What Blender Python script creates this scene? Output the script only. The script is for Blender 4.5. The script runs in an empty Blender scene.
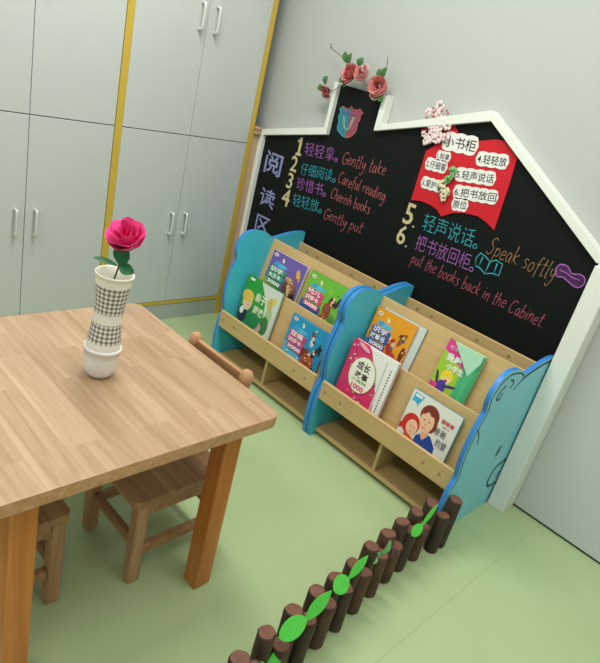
import bpy, bmesh, math, random
from mathutils import Vector, Matrix
random.seed(7)
SC = bpy.context.scene
COL = SC.collection
PI = math.pi

# ------------------------------------------------------------------ materials
def lin(h):
    h = h.lstrip('#'); v = [int(h[i:i+2], 16)/255 for i in (0, 2, 4)]
    return tuple((c/12.92 if c <= .04045 else ((c+.055)/1.055)**2.4) for c in v) + (1,)

def mat(name, col, rough=.5, spec=.4, noise=0, nscale=30, bump=0, coat=0):
    m = bpy.data.materials.new(name); m.use_nodes = True
    nt = m.node_tree; b = nt.nodes['Principled BSDF']
    c = lin(col)
    b.inputs['Base Color'].default_value = c
    b.inputs['Roughness'].default_value = rough
    b.inputs['Specular IOR Level'].default_value = spec
    b.inputs['Coat Weight'].default_value = coat
    if noise or bump:
        tc = nt.nodes.new('ShaderNodeTexCoord'); n = nt.nodes.new('ShaderNodeTexNoise')
        n.inputs['Scale'].default_value = nscale; n.inputs['Detail'].default_value = 5
        nt.links.new(tc.outputs['Object'], n.inputs['Vector'])
        if noise:
            r = nt.nodes.new('ShaderNodeValToRGB')
            r.color_ramp.elements[0].position = .3; r.color_ramp.elements[1].position = .7
            r.color_ramp.elements[0].color = tuple(x*(1-noise) for x in c[:3])+(1,)
            r.color_ramp.elements[1].color = tuple(min(1, x*(1+noise)) for x in c[:3])+(1,)
            nt.links.new(n.outputs['Fac'], r.inputs['Fac']); nt.links.new(r.outputs['Color'], b.inputs['Base Color'])
        if bump:
            bp = nt.nodes.new('ShaderNodeBump'); bp.inputs['Strength'].default_value = bump
            bp.inputs['Distance'].default_value = .002
            nt.links.new(n.outputs['Fac'], bp.inputs['Height']); nt.links.new(bp.outputs['Normal'], b.inputs['Normal'])
    return m

def wood(name, c1, c2, axis=0, rough=.45, fine=22, plank=None, contrast=1.0, coat=0):
    """Grain runs along the given axis of the object; plank = (length, width) lays glued boards."""
    m = bpy.data.materials.new(name); m.use_nodes = True
    nt = m.node_tree; N = nt.nodes; L = nt.links; b = N['Principled BSDF']
    b.inputs['Roughness'].default_value = rough; b.inputs['Specular IOR Level'].default_value = .4
    b.inputs['Coat Weight'].default_value = coat; b.inputs['Coat Roughness'].default_value = .25
    tc = N.new('ShaderNodeTexCoord'); mp = N.new('ShaderNodeMapping')
    s = [fine, fine, fine]; s[axis] = fine*.07
    mp.inputs['Scale'].default_value = s
    L.new(tc.outputs['Object'], mp.inputs['Vector'])
    vec = mp.outputs['Vector']
    br = None
    if plank:
        br = N.new('ShaderNodeTexBrick'); br.offset = .37; br.offset_frequency = 2
        br.inputs['Color1'].default_value = (0, 0, 0, 1); br.inputs['Color2'].default_value = (1, 1, 1, 1)
        br.inputs['Mortar'].default_value = (.35, .35, .35, 1)
        br.inputs['Scale'].default_value = 1; br.inputs['Mortar Size'].default_value = .0006
        br.inputs['Mortar Smooth'].default_value = 0; br.inputs['Bias'].default_value = 0
        br.inputs['Brick Width'].default_value = plank[0]; br.inputs['Row Height'].default_value = plank[1]
        L.new(tc.outputs['Object'], br.inputs['Vector'])
        add = N.new('ShaderNodeVectorMath'); add.operation = 'MULTIPLY_ADD'
        L.new(br.outputs['Color'], add.inputs[0]); add.inputs[1].default_value = (9, 9, 9)
        L.new(vec, add.inputs[2]); vec = add.outputs[0]
    n1 = N.new('ShaderNodeTexNoise'); n1.inputs['Scale'].default_value = 1; n1.inputs['Detail'].default_value = 6
    n1.inputs['Distortion'].default_value = 1.6
    L.new(vec, n1.inputs['Vector'])
    n2 = N.new('ShaderNodeTexNoise'); n2.inputs['Scale'].default_value = 7; n2.inputs['Detail'].default_value = 3
    L.new(vec, n2.inputs['Vector'])
    mx = N.new('ShaderNodeMath'); mx.operation = 'MULTIPLY_ADD'
    L.new(n2.outputs['Fac'], mx.inputs[0]); mx.inputs[1].default_value = .3
    L.new(n1.outputs['Fac'], mx.inputs[2])
    val = mx.outputs[0]
    if plank:
        m2 = N.new('ShaderNodeMath'); m2.operation = 'MULTIPLY_ADD'
        sp = N.new('ShaderNodeSeparateColor'); L.new(br.outputs['Color'], sp.inputs[0])
        L.new(sp.outputs[0], m2.inputs[0]); m2.inputs[1].default_value = .14
        m3 = N.new('ShaderNodeMath'); m3.operation = 'SUBTRACT'; L.new(val, m3.inputs[0]); m3.inputs[1].default_value = .10
        L.new(m3.outputs[0], m2.inputs[2]); val = m2.outputs[0]
    r = N.new('ShaderNodeValToRGB')
    r.color_ramp.elements[0].position = .65-.27/contrast; r.color_ramp.elements[1].position = .65+.27/contrast
    r.color_ramp.elements[0].color = lin(c2); r.color_ramp.elements[1].color = lin(c1)
    L.new(val, r.inputs['Fac']); L.new(r.outputs['Color'], b.inputs['Base Color'])
    return m

W_TABLE = wood('table_top_wood', '#c4a588', '#9d7d5c', 0, .34, 20, (.42, .085), .95, .25)
W_TEDGE = wood('table_edge_wood', '#cf9f74', '#ae7c50', 0, .35, 20, None, 1, .2)
W_LEG = wood('table_leg_pine', '#da8c44', '#b3682a', 2, .4, 22, None, .9, .15)
W_APRON = wood('table_apron_pine', '#c28648', '#a0662e', 0, .45, 22)
W_CHAIR = wood('chair_wood', '#cba077', '#9c7350', 2, .5, 26, None, 1)
W_CHAIRX = wood('chair_wood_cross', '#c2966c', '#8e6644', 0, .5, 26, None, 1)
W_SHELF = wood('maple_board', '#d0b580', '#bd9c68', 0, .5, 14, None, .8)
W_SHELFZ = wood('maple_board_upright', '#d0b580', '#bd9c68', 2, .5, 14, None, .8)
W_SIDE = wood('light_wood_strip', '#c9a98a', '#b9967a', 2, .5, 14)
M_BLUE = mat('blue_side_paint', '#44c2da', .42, .45, .03, 4)
M_BLUEOUT = mat('bear_side_paint', '#82cedd', .42, .45, .03, 4)
M_BLUEEDGE = mat('blue_edge_band', '#3a83cf', .4, .45)
M_LINE = mat('printed_dark_line', '#1f3b40', .5)
M_BOLT = mat('steel_bolt', '#9c8862', .35, .6)
M_WARD = mat('wardrobe_laminate', '#c2c7c5', .38, .4, .015, 3)
M_KICK = mat('wardrobe_kick', '#aeb4ac', .5)
M_YEL = mat('yellow_edging', '#c9aa45', .45, .35)
M_GAP = mat('dark_gap', '#3c3f38', .8)
M_CHROME = mat('satin_metal', '#dfe4e0', .28, .6); M_CHROME.node_tree.nodes['Principled BSDF'].inputs['Metallic'].default_value = .35
M_WALL = mat('wall_paint', '#b5bab6', .85, .2, .012, 2.0, .05)
M_DOOR = mat('door_laminate', '#c2c6c3', .5, .3, .01, 3)
M_CEIL = mat('ceiling_paint', '#dfe3da', .9)
M_FRAME = mat('white_frame_paint', '#e4e8e0', .45, .4)
M_BLACK = mat('blackboard_surface', '#0c1110', .6, .2, .12, 3)
M_RED = mat('red_card', '#c91f2c', .55, .3)
M_WHITE = mat('white_paper', '#e6e8e2', .7)
M_PAGES = mat('page_block', '#dadbd2', .8, .2, .05, 200)
M_INK = mat('black_ink', '#20211f', .6)
M_CUP = mat('white_glossy_plastic', '#e4e5e2', .28, .5)
M_PAPERCUP = mat('cream_paper', '#ebe8da', .7)
M_STEM = mat('stem_green', '#2c4a2c', .6)
M_LEAF = mat('rose_leaf_green', '#1f6a3c', .5, .4, .12, 60)
M_ROSE = mat('rose_pink', '#ee4f97', .6, .3, .12, 50)
M_ROSEIN = mat('rose_deep_pink', '#dd2f72', .6, .3, .1, 60)
M_SALMON = mat('salmon_petal', '#d98886', .6, .3, .2, 60)
M_ROSY = mat('rosy_petal', '#bf5d63', .6, .3, .2, 60)
M_PALE = mat('pale_pink_petal', '#e4c6c2', .6, .3, .1, 60)
M_OLIVE = mat('olive_leaf', '#47703f', .6, .3, .15, 60)
M_TWIG = mat('brown_twig', '#5d5a4a', .7)
M_FELT = mat('bright_green_felt', '#55c24a', .8, .2, .06, 90)
M_FELTP = mat('pale_green_leaf', '#74b573', .7, .2, .1, 80)
M_BLOSS = mat('blossom_pink_white', '#e6d3d4', .6, .3, .1, 80)
M_BERRY = mat('blossom_red', '#b53d4c', .6)
M_BARK = mat('dark_bark', '#3d2c22', .55, .4, .38, 28, .6)
M_BARK2 = mat('reddish_bark', '#523626', .55, .4, .38, 28, .6)
M_CUT = mat('log_cut_end', '#70493a', .6, .4, .2, 60, .3)
def chalk(n, c): return mat('chalk_'+n, c, .95, .1, .22, 120)
C_LILAC, C_PURPLE, C_TEAL = chalk('lilac', '#8b90bd'), chalk('purple', '#a765b4'), chalk('teal', '#3fa3b4')
C_PINK, C_TAN, C_CREAM, C_RED = chalk('pink', '#b9686a'), chalk('tan', '#a07a56'), chalk('cream', '#c4bb8e'), chalk('rose', '#b0596a')

def gingham():
    m = bpy.data.materials.new('grey_gingham_cloth'); m.use_nodes = True
    nt = m.node_tree; N = nt.nodes; L = nt.links; b = N['Principled BSDF']; b.inputs['Roughness'].default_value = .85
    uv = N.new('ShaderNodeUVMap'); sx = N.new('ShaderNodeSeparateXYZ'); L.new(uv.outputs[0], sx.inputs[0])
    outs = []
    for i in (0, 1):
        a = N.new('ShaderNodeMath'); a.operation = 'FRACT'; L.new(sx.outputs[i], a.inputs[0])
        g = N.new('ShaderNodeMath'); g.operation = 'GREATER_THAN'; L.new(a.outputs[0], g.inputs[0]); g.inputs[1].default_value = .48
        outs.append(g)
    s = N.new('ShaderNodeMath'); s.operation = 'ADD'; L.new(outs[0].outputs[0], s.inputs[0]); L.new(outs[1].outputs[0], s.inputs[1])
    h = N.new('ShaderNodeMath'); h.operation = 'MULTIPLY'; L.new(s.outputs[0], h.inputs[0]); h.inputs[1].default_value = .5
    r = N.new('ShaderNodeValToRGB'); r.color_ramp.interpolation = 'LINEAR'
    r.color_ramp.elements[0].color = lin('#ebe8dc'); r.color_ramp.elements[1].color = lin('#6f6a66')
    e = r.color_ramp.elements.new(.5); e.color = lin('#b4aea6')
    L.new(h.outputs[0], r.inputs['Fac']); L.new(r.outputs['Color'], b.inputs['Base Color'])
    return m
M_CHECK = gingham()

def floor_mat():
    m = bpy.data.materials.new('green_vinyl_floor'); m.use_nodes = True
    nt = m.node_tree; N = nt.nodes; L = nt.links; b = N['Principled BSDF']
    b.inputs['Roughness'].default_value = .3; b.inputs['Specular IOR Level'].default_value = .35
    tc = N.new('ShaderNodeTexCoord'); n = N.new('ShaderNodeTexNoise'); n.inputs['Scale'].default_value = 2.2; n.inputs['Detail'].default_value = 6
    L.new(tc.outputs['Object'], n.inputs['Vector'])
    r = N.new('ShaderNodeValToRGB'); r.color_ramp.elements[0].position = .3; r.color_ramp.elements[1].position = .7
    r.color_ramp.elements[0].color = lin('#a6bb8b'); r.color_ramp.elements[1].color = lin('#adc092')
    L.new(n.outputs['Fac'], r.inputs['Fac'])
    # welded seams between the vinyl rolls, parallel to the wardrobes, 1.6 m apart
    sx = N.new('ShaderNodeSeparateXYZ'); L.new(tc.outputs['Object'], sx.inputs[0])
    a = N.new('ShaderNodeMath'); a.operation = 'ADD'; L.new(sx.outputs[0], a.inputs[0]); a.inputs[1].default_value = 8.45
    d = N.new('ShaderNodeMath'); d.operation = 'MODULO'; L.new(a.outputs[0], d.inputs[0]); d.inputs[1].default_value = 1.6
    lt = N.new('ShaderNodeMath'); lt.operation = 'LESS_THAN'; L.new(d.outputs[0], lt.inputs[0]); lt.inputs[1].default_value = .003
    sc = N.new('ShaderNodeMath'); sc.operation = 'MULTIPLY'; L.new(lt.outputs[0], sc.inputs[0]); sc.inputs[1].default_value = .45
    mx = N.new('ShaderNodeMixRGB'); L.new(sc.outputs[0], mx.inputs['Fac']); L.new(r.outputs['Color'], mx.inputs[1]); mx.inputs[2].default_value = lin('#7f9c72')
    L.new(mx.outputs[0], b.inputs['Base Color'])
    n2 = N.new('ShaderNodeTexNoise'); n2.inputs['Scale'].default_value = 9; L.new(tc.outputs['Object'], n2.inputs['Vector'])
    bp = N.new('ShaderNodeBump'); bp.inputs['Strength'].default_value = .06; bp.inputs['Distance'].default_value = .01
    L.new(n2.outputs['Fac'], bp.inputs['Height']); L.new(bp.outputs['Normal'], b.inputs['Normal'])
    return m

# ------------------------------------------------------------------ mesh helpers
class MB:
    def __init__(s): s.bm = bmesh.new(); s.mats = []
    def mi(s, m):
        if m not in s.mats: s.mats.append(m)
        return s.mats.index(m)
    def box(s, x0, x1, y0, y1, z0, z1, m=None):
        i = s.mi(m) if m else 0
        v = [s.bm.verts.new((x, y, z)) for x in (x0, x1) for y in (y0, y1) for z in (z0, z1)]
        for f in ((0, 1, 3, 2), (4, 6, 7, 5), (0, 4, 5, 1), (2, 3, 7, 6), (0, 2, 6, 4), (1, 5, 7, 3)):
            s.bm.faces.new([v[k] for k in f]).material_index = i
        return s
    def prism(s, pts, axis, lo, hi, m=None, mside=None, mlo=None):
        """Extrude a 2-D outline along an axis. axis 0: pts=(y,z); 1: (x,z); 2: (x,y)."""
        i = s.mi(m) if m else 0
        j = s.mi(mside) if mside else i
        k = s.mi(mlo) if mlo else i
        def P(p, h):
            return (h, p[0], p[1]) if axis == 0 else (p[0], h, p[1]) if axis == 1 else (p[0], p[1], h)
        a = [s.bm.verts.new(P(p, lo)) for p in pts]; b = [s.bm.verts.new(P(p, hi)) for p in pts]
        f1 = s.bm.faces.new(a); f1.material_index = k
        f2 = s.bm.faces.new(b); f2.material_index = i
        n = len(pts)
        for q in range(n):
            s.bm.faces.new((a[q], a[(q+1) % n], b[(q+1) % n], b[q])).material_index = j
        f1.normal_update(); f2.normal_update()
        bmesh.ops.triangulate(s.bm, faces=[f1, f2])
        return s
    def tube(s, pts, r, seg=8, m=None, cap=True, flat=None):
        i = s.mi(m) if m else 0
        pts = [Vector(p) for p in pts]; n = len(pts); rings = []
        rr = r if isinstance(r, (list, tuple)) else [r]*n
        up = None
        for k, p in enumerate(pts):
            t = (pts[min(k+1, n-1)]-pts[max(k-1, 0)]).normalized()
            if up is None: up = Vector((0, 0, 1)) if abs(t.z) < .9 else Vector((1, 0, 0))
            a = t.cross(up)
            if a.length < 1e-6: a = t.cross(Vector((0, 1, 0)))
            a.normalize(); b = a.cross(t).normalized(); up = b
            ring = []
            for q in range(seg):
                w = 2*PI*q/seg; o = a*math.cos(w)*rr[k]+b*math.sin(w)*rr[k]
                if flat: o = Vector([o[c]*flat[c] for c in range(3)])
                ring.append(s.bm.verts.new(p+o))
            rings.append(ring)
        for k in range(n-1):
            for q in range(seg):
                f = s.bm.faces.new((rings[k][q], rings[k][(q+1) % seg], rings[k+1][(q+1) % seg], rings[k+1][q])); f.material_index = i; f.smooth = True
        if cap:
            s.bm.faces.new(rings[0]).material_index = i; s.bm.faces.new(rings[-1]).material_index = i
        return s
    def lathe(s, prof, c=(0, 0, 0), seg=40, m=None, uv=None):
        i = s.mi(m) if m else 0
        rings = []
        for r, z in prof:
            if r < 1e-5: rings.append([s.bm.verts.new((c[0], c[1], c[2]+z))])
            else: rings.append([s.bm.verts.new((c[0]+r*math.cos(2*PI*k/seg), c[1]+r*math.sin(2*PI*k/seg), c[2]+z)) for k in range(seg)])
        lay = s.bm.loops.layers.uv.verify() if uv else None
        for k in range(len(rings)-1):
            A, B = rings[k], rings[k+1]
            for q in range(seg):
                a, b = q, (q+1) % seg
                if len(A) == 1 and len(B) == 1: continue
                if len(A) == 1: f = s.bm.faces.new((A[0], B[b], B[a]))
                elif len(B) == 1: f = s.bm.faces.new((A[a], A[b], B[0]))
                else:
                    f = s.bm.faces.new((A[a], A[b], B[b], B[a]))
                    if uv:
                        z0, z1 = prof[k][1]/uv, prof[k+1][1]/uv; nn = 21/seg
                        for lp, w in zip(f.loops, ((q*nn, z0), ((q+1)*nn, z0), ((q+1)*nn, z1), (q*nn, z1))): lp[lay].uv = w
                f.smooth = True; f.material_index = i
        return s
    def ball(s, c, r, m=None, seg=16, sc=(1, 1, 1)):
        i = s.mi(m) if m else 0
        g = bmesh.ops.create_uvsphere(s.bm, u_segments=seg, v_segments=max(6, seg//2), radius=r)
        for v in g['verts']: v.co = Vector((v.co.x*sc[0], v.co.y*sc[1], v.co.z*sc[2]))+Vector(c)
        for f in {f for v in g['verts'] for f in v.link_faces}: f.smooth = True; f.material_index = i
        return s
    def xform(s, M): s.bm.transform(M); return s
    def done(s, name, m=None, parent=None, bevel=0, seg=2, smooth=False, org=None):
        bmesh.ops.recalc_face_normals(s.bm, faces=s.bm.faces)
        me = bpy.data.meshes.new(name)
        if org is None and parent is not None: org = parent.location
        if org is not None: s.bm.transform(Matrix.Translation(-Vector(org)))
        s.bm.to_mesh(me); s.bm.free()
        for q in (s.mats if s.mats else [m]): me.materials.append(q)
        o = bpy.data.objects.new(name, me); COL.objects.link(o)
        if parent is not None: o.parent = parent
        elif org is not None: o.location = org
        if smooth:
            for p in me.polygons: p.use_smooth = True
        if bevel:
            b = o.modifiers.new('bevel', 'BEVEL'); b.width = bevel; b.segments = seg; b.limit_method = 'ANGLE'; b.angle_limit = math.radians(50)
            b.harden_normals = False
        return o

def tag(o, label=None, cat=None, group=None, kind=None):
    if label: o['label'] = label
    if cat: o['category'] = cat
    if group: o['group'] = group
    if kind: o['kind'] = kind
    return o
def empty(name, loc, label, cat, group=None):
    o = bpy.data.objects.new(name, None); COL.objects.link(o); o.location = loc; o.empty_display_size = .05
    return tag(o, label, cat, group)
def sub(o, parent):
    """hang o (authored in the same frame as parent's own mesh) under a part"""
    o.parent = parent; return o
def struct(name, mb, m, **k): return tag(mb.done(name, m, **k), kind='structure')

def smooth_pts(pts, n=6, closed=False):
    P = [Vector(p) for p in pts]; out = []; L = len(P)
    rng = range(L) if closed else range(L-1)
    for i in rng:
        p0 = P[(i-1) % L] if closed or i > 0 else P[i]; p1 = P[i]; p2 = P[(i+1) % L]
        p3 = P[(i+2) % L] if closed or i+2 < L else P[(i+1) % L]
        for k in range(n):
            t = k/n
            out.append(.5*((2*p1)+(p2-p0)*t+(2*p0-5*p1+4*p2-p3)*t*t+(3*p1-p0-3*p2+p3)*t**3))
    if not closed: out.append(P[-1])
    return out

def text_mesh(s, fat=0.0):
    c = bpy.data.curves.new('lettering', 'FONT'); c.body = s; c.offset = fat; c.resolution_u = 2; c.extrude = .02
    o = bpy.data.objects.new('lettering', c); COL.objects.link(o)
    dg = bpy.context.evaluated_depsgraph_get(); dg.update()
    me = bpy.data.meshes.new_from_object(o.evaluated_get(dg))
    bpy.data.objects.remove(o); bpy.data.curves.remove(c)
    return me
def add_text(mb, s, x0, z0, x1, z1, h, y, m, fat=0.0, th=.0006, jitter=0):
    """lettering on a plane facing -Y: baseline from (x0,z0) to (x1,z1), letter height h"""
    me = text_mesh(s, fat)
    xs = [v.co.x for v in me.vertices]; ys = [v.co.y for v in me.vertices]
    a, b_ = min(xs), max(xs); c, d = min(ys), max(ys)
    L = math.hypot(x1-x0, z1-z0); ang = math.atan2(z1-z0, x1-x0); i = mb.mi(m)
    vs = []
    for v in me.vertices:
        u = (v.co.x-a)/(b_-a)*L; w = (v.co.y-c)/(d-c)*h
        if jitter: w += math.sin(u*170)*h*.03*jitter
        vs.append(mb.bm.verts.new((x0+u*math.cos(ang)-w*math.sin(ang), y-th-(v.co.z > 0)*th*-1-th*(v.co.z < 0)*0, z0+u*math.sin(ang)+w*math.cos(ang))))
    for p in me.polygons:
        try: mb.bm.faces.new([vs[k] for k in p.vertices]).material_index = i
        except ValueError: pass
    bpy.data.meshes.remove(me)

GL = {  # hand-written single-stroke letters, x-height 5, cap 9, descender -4
'G': (6, '5.5,7.5 4,9 2,8.3 .6,5.5 .8,2 2.6,0 4.6,.8 5.4,3.6;3.2,4 6.2,3.8'),
'C': (6, '5.4,7.6 4,9 2,8 .6,5 .8,2 2.6,0 5,1.2'),
'S': (5.5, '5,8 3.4,9 1.4,7.6 1.8,5.6 4,3.8 3.6,1 1.6,-.4 0,1'),
'e': (4, '.4,2.6 3.3,3.1 2.6,4.9 1.1,4.6 .3,2.4 1.2,.2 3.6,.8'),
'n': (4.4, '.5,5 .6,0;.6,3 2,5 3.3,4.4 3.4,0 4,.3'),
't': (3.4, '1.6,8.6 1.3,1 2,0 3,.6;0,5.6 3.2,6'),
'l': (2.2, '.8,9 .7,1 1.4,0 2,.4'),
'y': (4.4, '.3,5 .9,2 2.4,1.6 3.4,4.8;3.6,5 3,-1 1.4,-4 .2,-2.8'),
'a': (4.5, '3.3,4.2 1.6,5 .3,2.6 1,.2 2.6,.8 3.4,4.6 3.4,.8 4.2,0'),
'k': (4.4, '.6,9 .5,0;3.5,5 .8,2.6 3.8,0'),
'r': (3.6, '.5,5 .7,0;.7,3 1.8,4.8 3.2,4.7'),
'f': (3.6, '3.4,8.4 2.2,9 1.4,7 1.3,-2;0,5 3,5.3'),
'u': (4.5, '.4,5 .4,1.4 1.5,0 3,1.4 3.4,5 3.4,1 4.1,0'),
'd': (4.6, '3.2,4.4 1.5,5 .3,2.4 1.2,0 3,1.4 3.5,9 3.5,.6 4.2,0'),
'i': (2, '.8,5 .8,.6 1.5,0;.9,7 1,7.5'),
'g': (4.5, '3.3,4.2 1.6,5 .3,2.8 1.2,.6 3,2 3.5,4.8 3.4,-2 1.8,-4 .3,-2.8'),
'h': (4.5, '.6,9 .5,0;.6,3 2,5 3.3,4 3.4,.4 4.1,0'),
'o': (4.4, '2,5 .5,3.4 .6,1 2,0 3.5,1.4 3.4,4 2,5'),
's': (3.8, '3.1,4.6 1.5,5 .7,3.8 2.8,2 2.6,.4 .4,.2'),
'b': (4.4, '.6,9 .5,.4 2,0 3.5,1.4 3.2,4 1.6,4.4 .7,3'),
'p': (4.4, '.6,5 .3,-4;.6,3.4 2,5 3.5,3.6 3,1 .7,.8'),
'c': (3.8, '3.2,4.4 1.8,5 .5,3 .9,.6 3.2,.6'),
'.': (2, '.5,.3 1,0 .6,0'), ' ': (2.6, ''),
}
def handwrite(mb, s, x0, z0, x1, z1, h, y, m, r=.0019):
    """h = cap height"""
    tot = sum(GL[c][0]+.5 for c in s); L = math.hypot(x1-x0, z1-z0); ang = math.atan2(z1-z0, x1-x0)
    k = L/tot; kz = h/9; u = 0; rnd = random.Random(len(s)*7+ord(s[0]))
    for c in s:
        w, st = GL[c]; dz = rnd.uniform(-.5, .5)
        for line in filter(None, st.split(';')):
            pts = [tuple(float(q) for q in p.split(',')) for p in line.split()]
            P = []
            for px, pz in pts:
                a = (u+px+pz*.13)*k; b = (pz+dz)*kz
                P.append((x0+a*math.cos(ang)-b*math.sin(ang), y, z0+a*math.sin(ang)+b*math.cos(ang)))
            mb.tube(smooth_pts(P, 4), r, 5, m, flat=(1, .35, 1))
        u += w+.5

def ell(cx, cz, rx, rz, n=20, rot=0):
    c, s = math.cos(rot), math.sin(rot)
    return [(cx+rx*math.cos(t)*c-rz*math.sin(t)*s, cz+rx*math.cos(t)*s+rz*math.sin(t)*c) for t in (2*PI*k/n for k in range(n))]

# ------------------------------------------------------------------ the room
WY = 2.335                         # plane of the blackboard wall
struct('floor', MB().box(-3.3, 2.6, -2.6, 3.0, -.06, 0), floor_mat())
struct('wall_left', MB().box(-3.28, -3.2, -2.6, WY+.12, 0, 2.8), M_WALL)
wb = MB().box(-3.28, -.602, WY, WY+.12, 0, 2.8); wb.box(-.602, .42, WY, WY+.12, 2.06, 2.8); wb.box(.42, 2.6, WY, WY+.12, 0, 2.8)
struct('wall_back', wb, M_WALL)
struct('ceiling', MB().box(-3.3, 2.6, -2.6, WY+.12, 2.8, 2.86), M_CEIL)
struct('door_1', MB().box(-.598, .416, WY+.004, WY+.05, .011, 2.056), M_DOOR, bevel=.002)
struct('door_gap_shade', MB().box(-.602, .42, WY+.01, WY+.12, 0, .009), M_GAP)  # dark strip standing in for the shade in the gap under the door

# ------------------------------------------------------------------ wardrobes
def wardrobe(y0, y1, strip_l, strip_r, label):
    XF = -2.61                      # front plane
    r = empty('wardrobe', (-2.9, (y0+y1)/2, 0), label, 'wardrobe', 'white wardrobes along the left wall')
    b = MB().box(-3.19, -2.634, y0+.001, y1-.001, 0, 2.45, M_WARD)
    b.done('cabinet_body', parent=r)
    MB().box(-2.634, -2.613, y0+.001, y1-.001, 0, .097).done('kick_plate', M_KICK, r)
    tag(MB().box(-2.634, XF, y0+strip_l, y1-strip_r, .098, .118).done('bottom_rail', M_YEL, r, .001), 'yellow bottom rail')
    if strip_l: tag(MB().box(-2.634, XF+.002, y0+.001, y0+strip_l, .0, 2.45).done('edge_strip', M_YEL, r, .001), 'yellow edging strip')
    if strip_r: tag(MB().box(-2.634, XF+.002, y1-strip_r, y1-.001, .0, 2.45).done('edge_strip', M_YEL, r, .001), 'yellow edging strip')
    a, c = y0+strip_l, y1-strip_r; mid = (a+c)/2
    for lo, hi, hz in ((.121, 1.0425, .583), (1.0465, 2.44, 1.592)):
        for p, q, hy in ((a+.001, mid-.0013, mid-.043), (mid+.0013, c-.001, mid+.043)):
            d = MB().box(-2.632, XF, p, q, lo, hi).done('door', M_WARD, r, .0015)
            h = MB()
            L = .056
            h.tube(smooth_pts([(XF, hy, hz-L), (XF+.02, hy, hz-L), (XF+.028, hy, hz-L+.012), (XF+.028, hy, hz+L-.012), (XF+.02, hy, hz+L), (XF, hy, hz+L)], 4), .0068, 10)
            h.done('handle', M_CHROME, d, org=r.location)
    # dark reveal behind the door gaps
    return r
wardrobe(.648, 1.412, 0, 0, 'white wardrobe left of the rose, at the left edge of the room')
wardrobe(1.413, 2.238, .036, .032, 'white wardrobe between two yellow strips, in the corner beside the blackboard')

# wooden filler board between wardrobe and blackboard, with the small block on top
t = empty('filler_board', (-2.63, 2.285, 0), 'narrow upright wooden board between the corner wardrobe and the blackboard', 'board')
MB().box(-2.66, -2.613, 2.241, 2.333, 0, 1.10).done('upright', W_SIDE, t, .002)
bl = MB().box(-2.66, -2.592, 2.241, 2.284, 1.101, 1.112); bl.box(-2.655, -2.600, 2.246, 2.284, 1.112, 1.128); bl.box(-2.66, -2.592, 2.241, 2.284, 1.128, 1.14)
tag(bl.done('top_block', W_SIDE, t, .002), 'small grooved wooden block on top')

# ------------------------------------------------------------------ blackboard
bb = empty('blackboard', (-1.63, WY, 0), 'house-shaped blackboard with a chimney, chalk writing and a white frame', 'blackboard')
inner = [(-2.59, .02), (-2.582, 1.104), (-2.118, 1.213), (-2.118, 1.455), (-1.829, 1.452), (-1.829, 1.297), (-1.262, 1.462), (-.672, 1.088), (-.648, 1.05), (-.648, .02)]
inner = [(-2.59, .02), (-2.582, 1.104), (-2.118, 1.213), (-2.118, 1.458), (-1.829, 1.452), (-1.829, 1.297), (-1.262, 1.462), (-.664, 1.088), (-.652, .02)]
MB().prism(inner, 1, 2.31, 2.333).done('writing_surface', M_BLACK, bb)
def strip(poly, y0=2.285, y1=2.3335):
    MB().prism(poly, 1, y0, y1).done('frame', M_FRAME, bb, .002)
strip([(-2.612, .02), (-2.612, 1.13), (-2.582, 1.1045), (-2.59, .02)])                                  # left upright
strip([(-2.6115, 1.1305), (-2.142, 1.243), (-2.1185, 1.2135), (-2.5815, 1.105)])                            # left roof edge
strip([(-2.1415, 1.243), (-2.142, 1.462), (-2.1185, 1.458), (-2.1185, 1.214)])                           # chimney left
strip([(-1.8285, 1.4515), (-1.798, 1.462), (-1.796, 1.330), (-1.8285, 1.2975)])                         # chimney right
strip([(-1.8285, 1.297), (-1.796, 1.3305), (-1.270, 1.502), (-1.262, 1.4625)])                         # roof up to the peak
strip([(-1.2615, 1.4625), (-1.2695, 1.502), (-.632, 1.110), (-.6635, 1.0885)])                         # roof down on the right
post = MB().box(-.651, -.577, 2.236, 2.3335, 0, 1.088); post.prism([(-.651, 1.088), (-.577, 1.088), (-.604, 1.108), (-.651, 1.11)], 1, 2.262, 2.3335)
tag(post.done('post', M_FRAME, bb, .003), 'thick white post at the right end')

Y = 2.3095
def wr(name, items, m, **k):
    mb = MB(); [add_text(mb, *it, Y, m, **k) for it in items]; return mb.done(name, parent=bb)
wr('chalk_heading', [('阅', -2.545, .912, -2.405, .912, .125)], C_LILAC, fat=.012)
wr('chalk_heading', [('读', -2.53, .728, -2.40, .728, .105)], C_LILAC, fat=.01)
wr('chalk_heading', [('区', -2.52, .575, -2.40, .575, .10)], C_LILAC, fat=.01)
for ch, x, z, w, h in (('2', -2.340, .975, .050, .082), ('3', -2.340, .880, .045, .085), ('4', -2.350, .782, .062, .095), ('5', -1.540, .948, .052, .098), ('6', -1.545, .850, .050, .092)):
    wr('chalk_number', [(ch, x, z, x+w, z, h)], C_CREAM, fat=.012)
one = MB().prism([(-2.322, 1.062), (-2.280, 1.066), (-2.280, 1.078), (-2.293, 1.078), (-2.293, 1.160), (-2.307, 1.158), (-2.326, 1.136), (-2.318, 1.128), (-2.309, 1.136), (-2.309, 1.077), (-2.322, 1.074)], 1, Y-.0008, Y, C_CREAM)
one.done('chalk_number', parent=bb)
for x, z in ((-1.478, .952), (-1.484, .855)):
    MB().tube([(x, Y, z), (x+.008, Y, z-.004)], .005, 6, C_CREAM, flat=(1, .2, 1)).done('chalk_dot', parent=bb)
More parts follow.
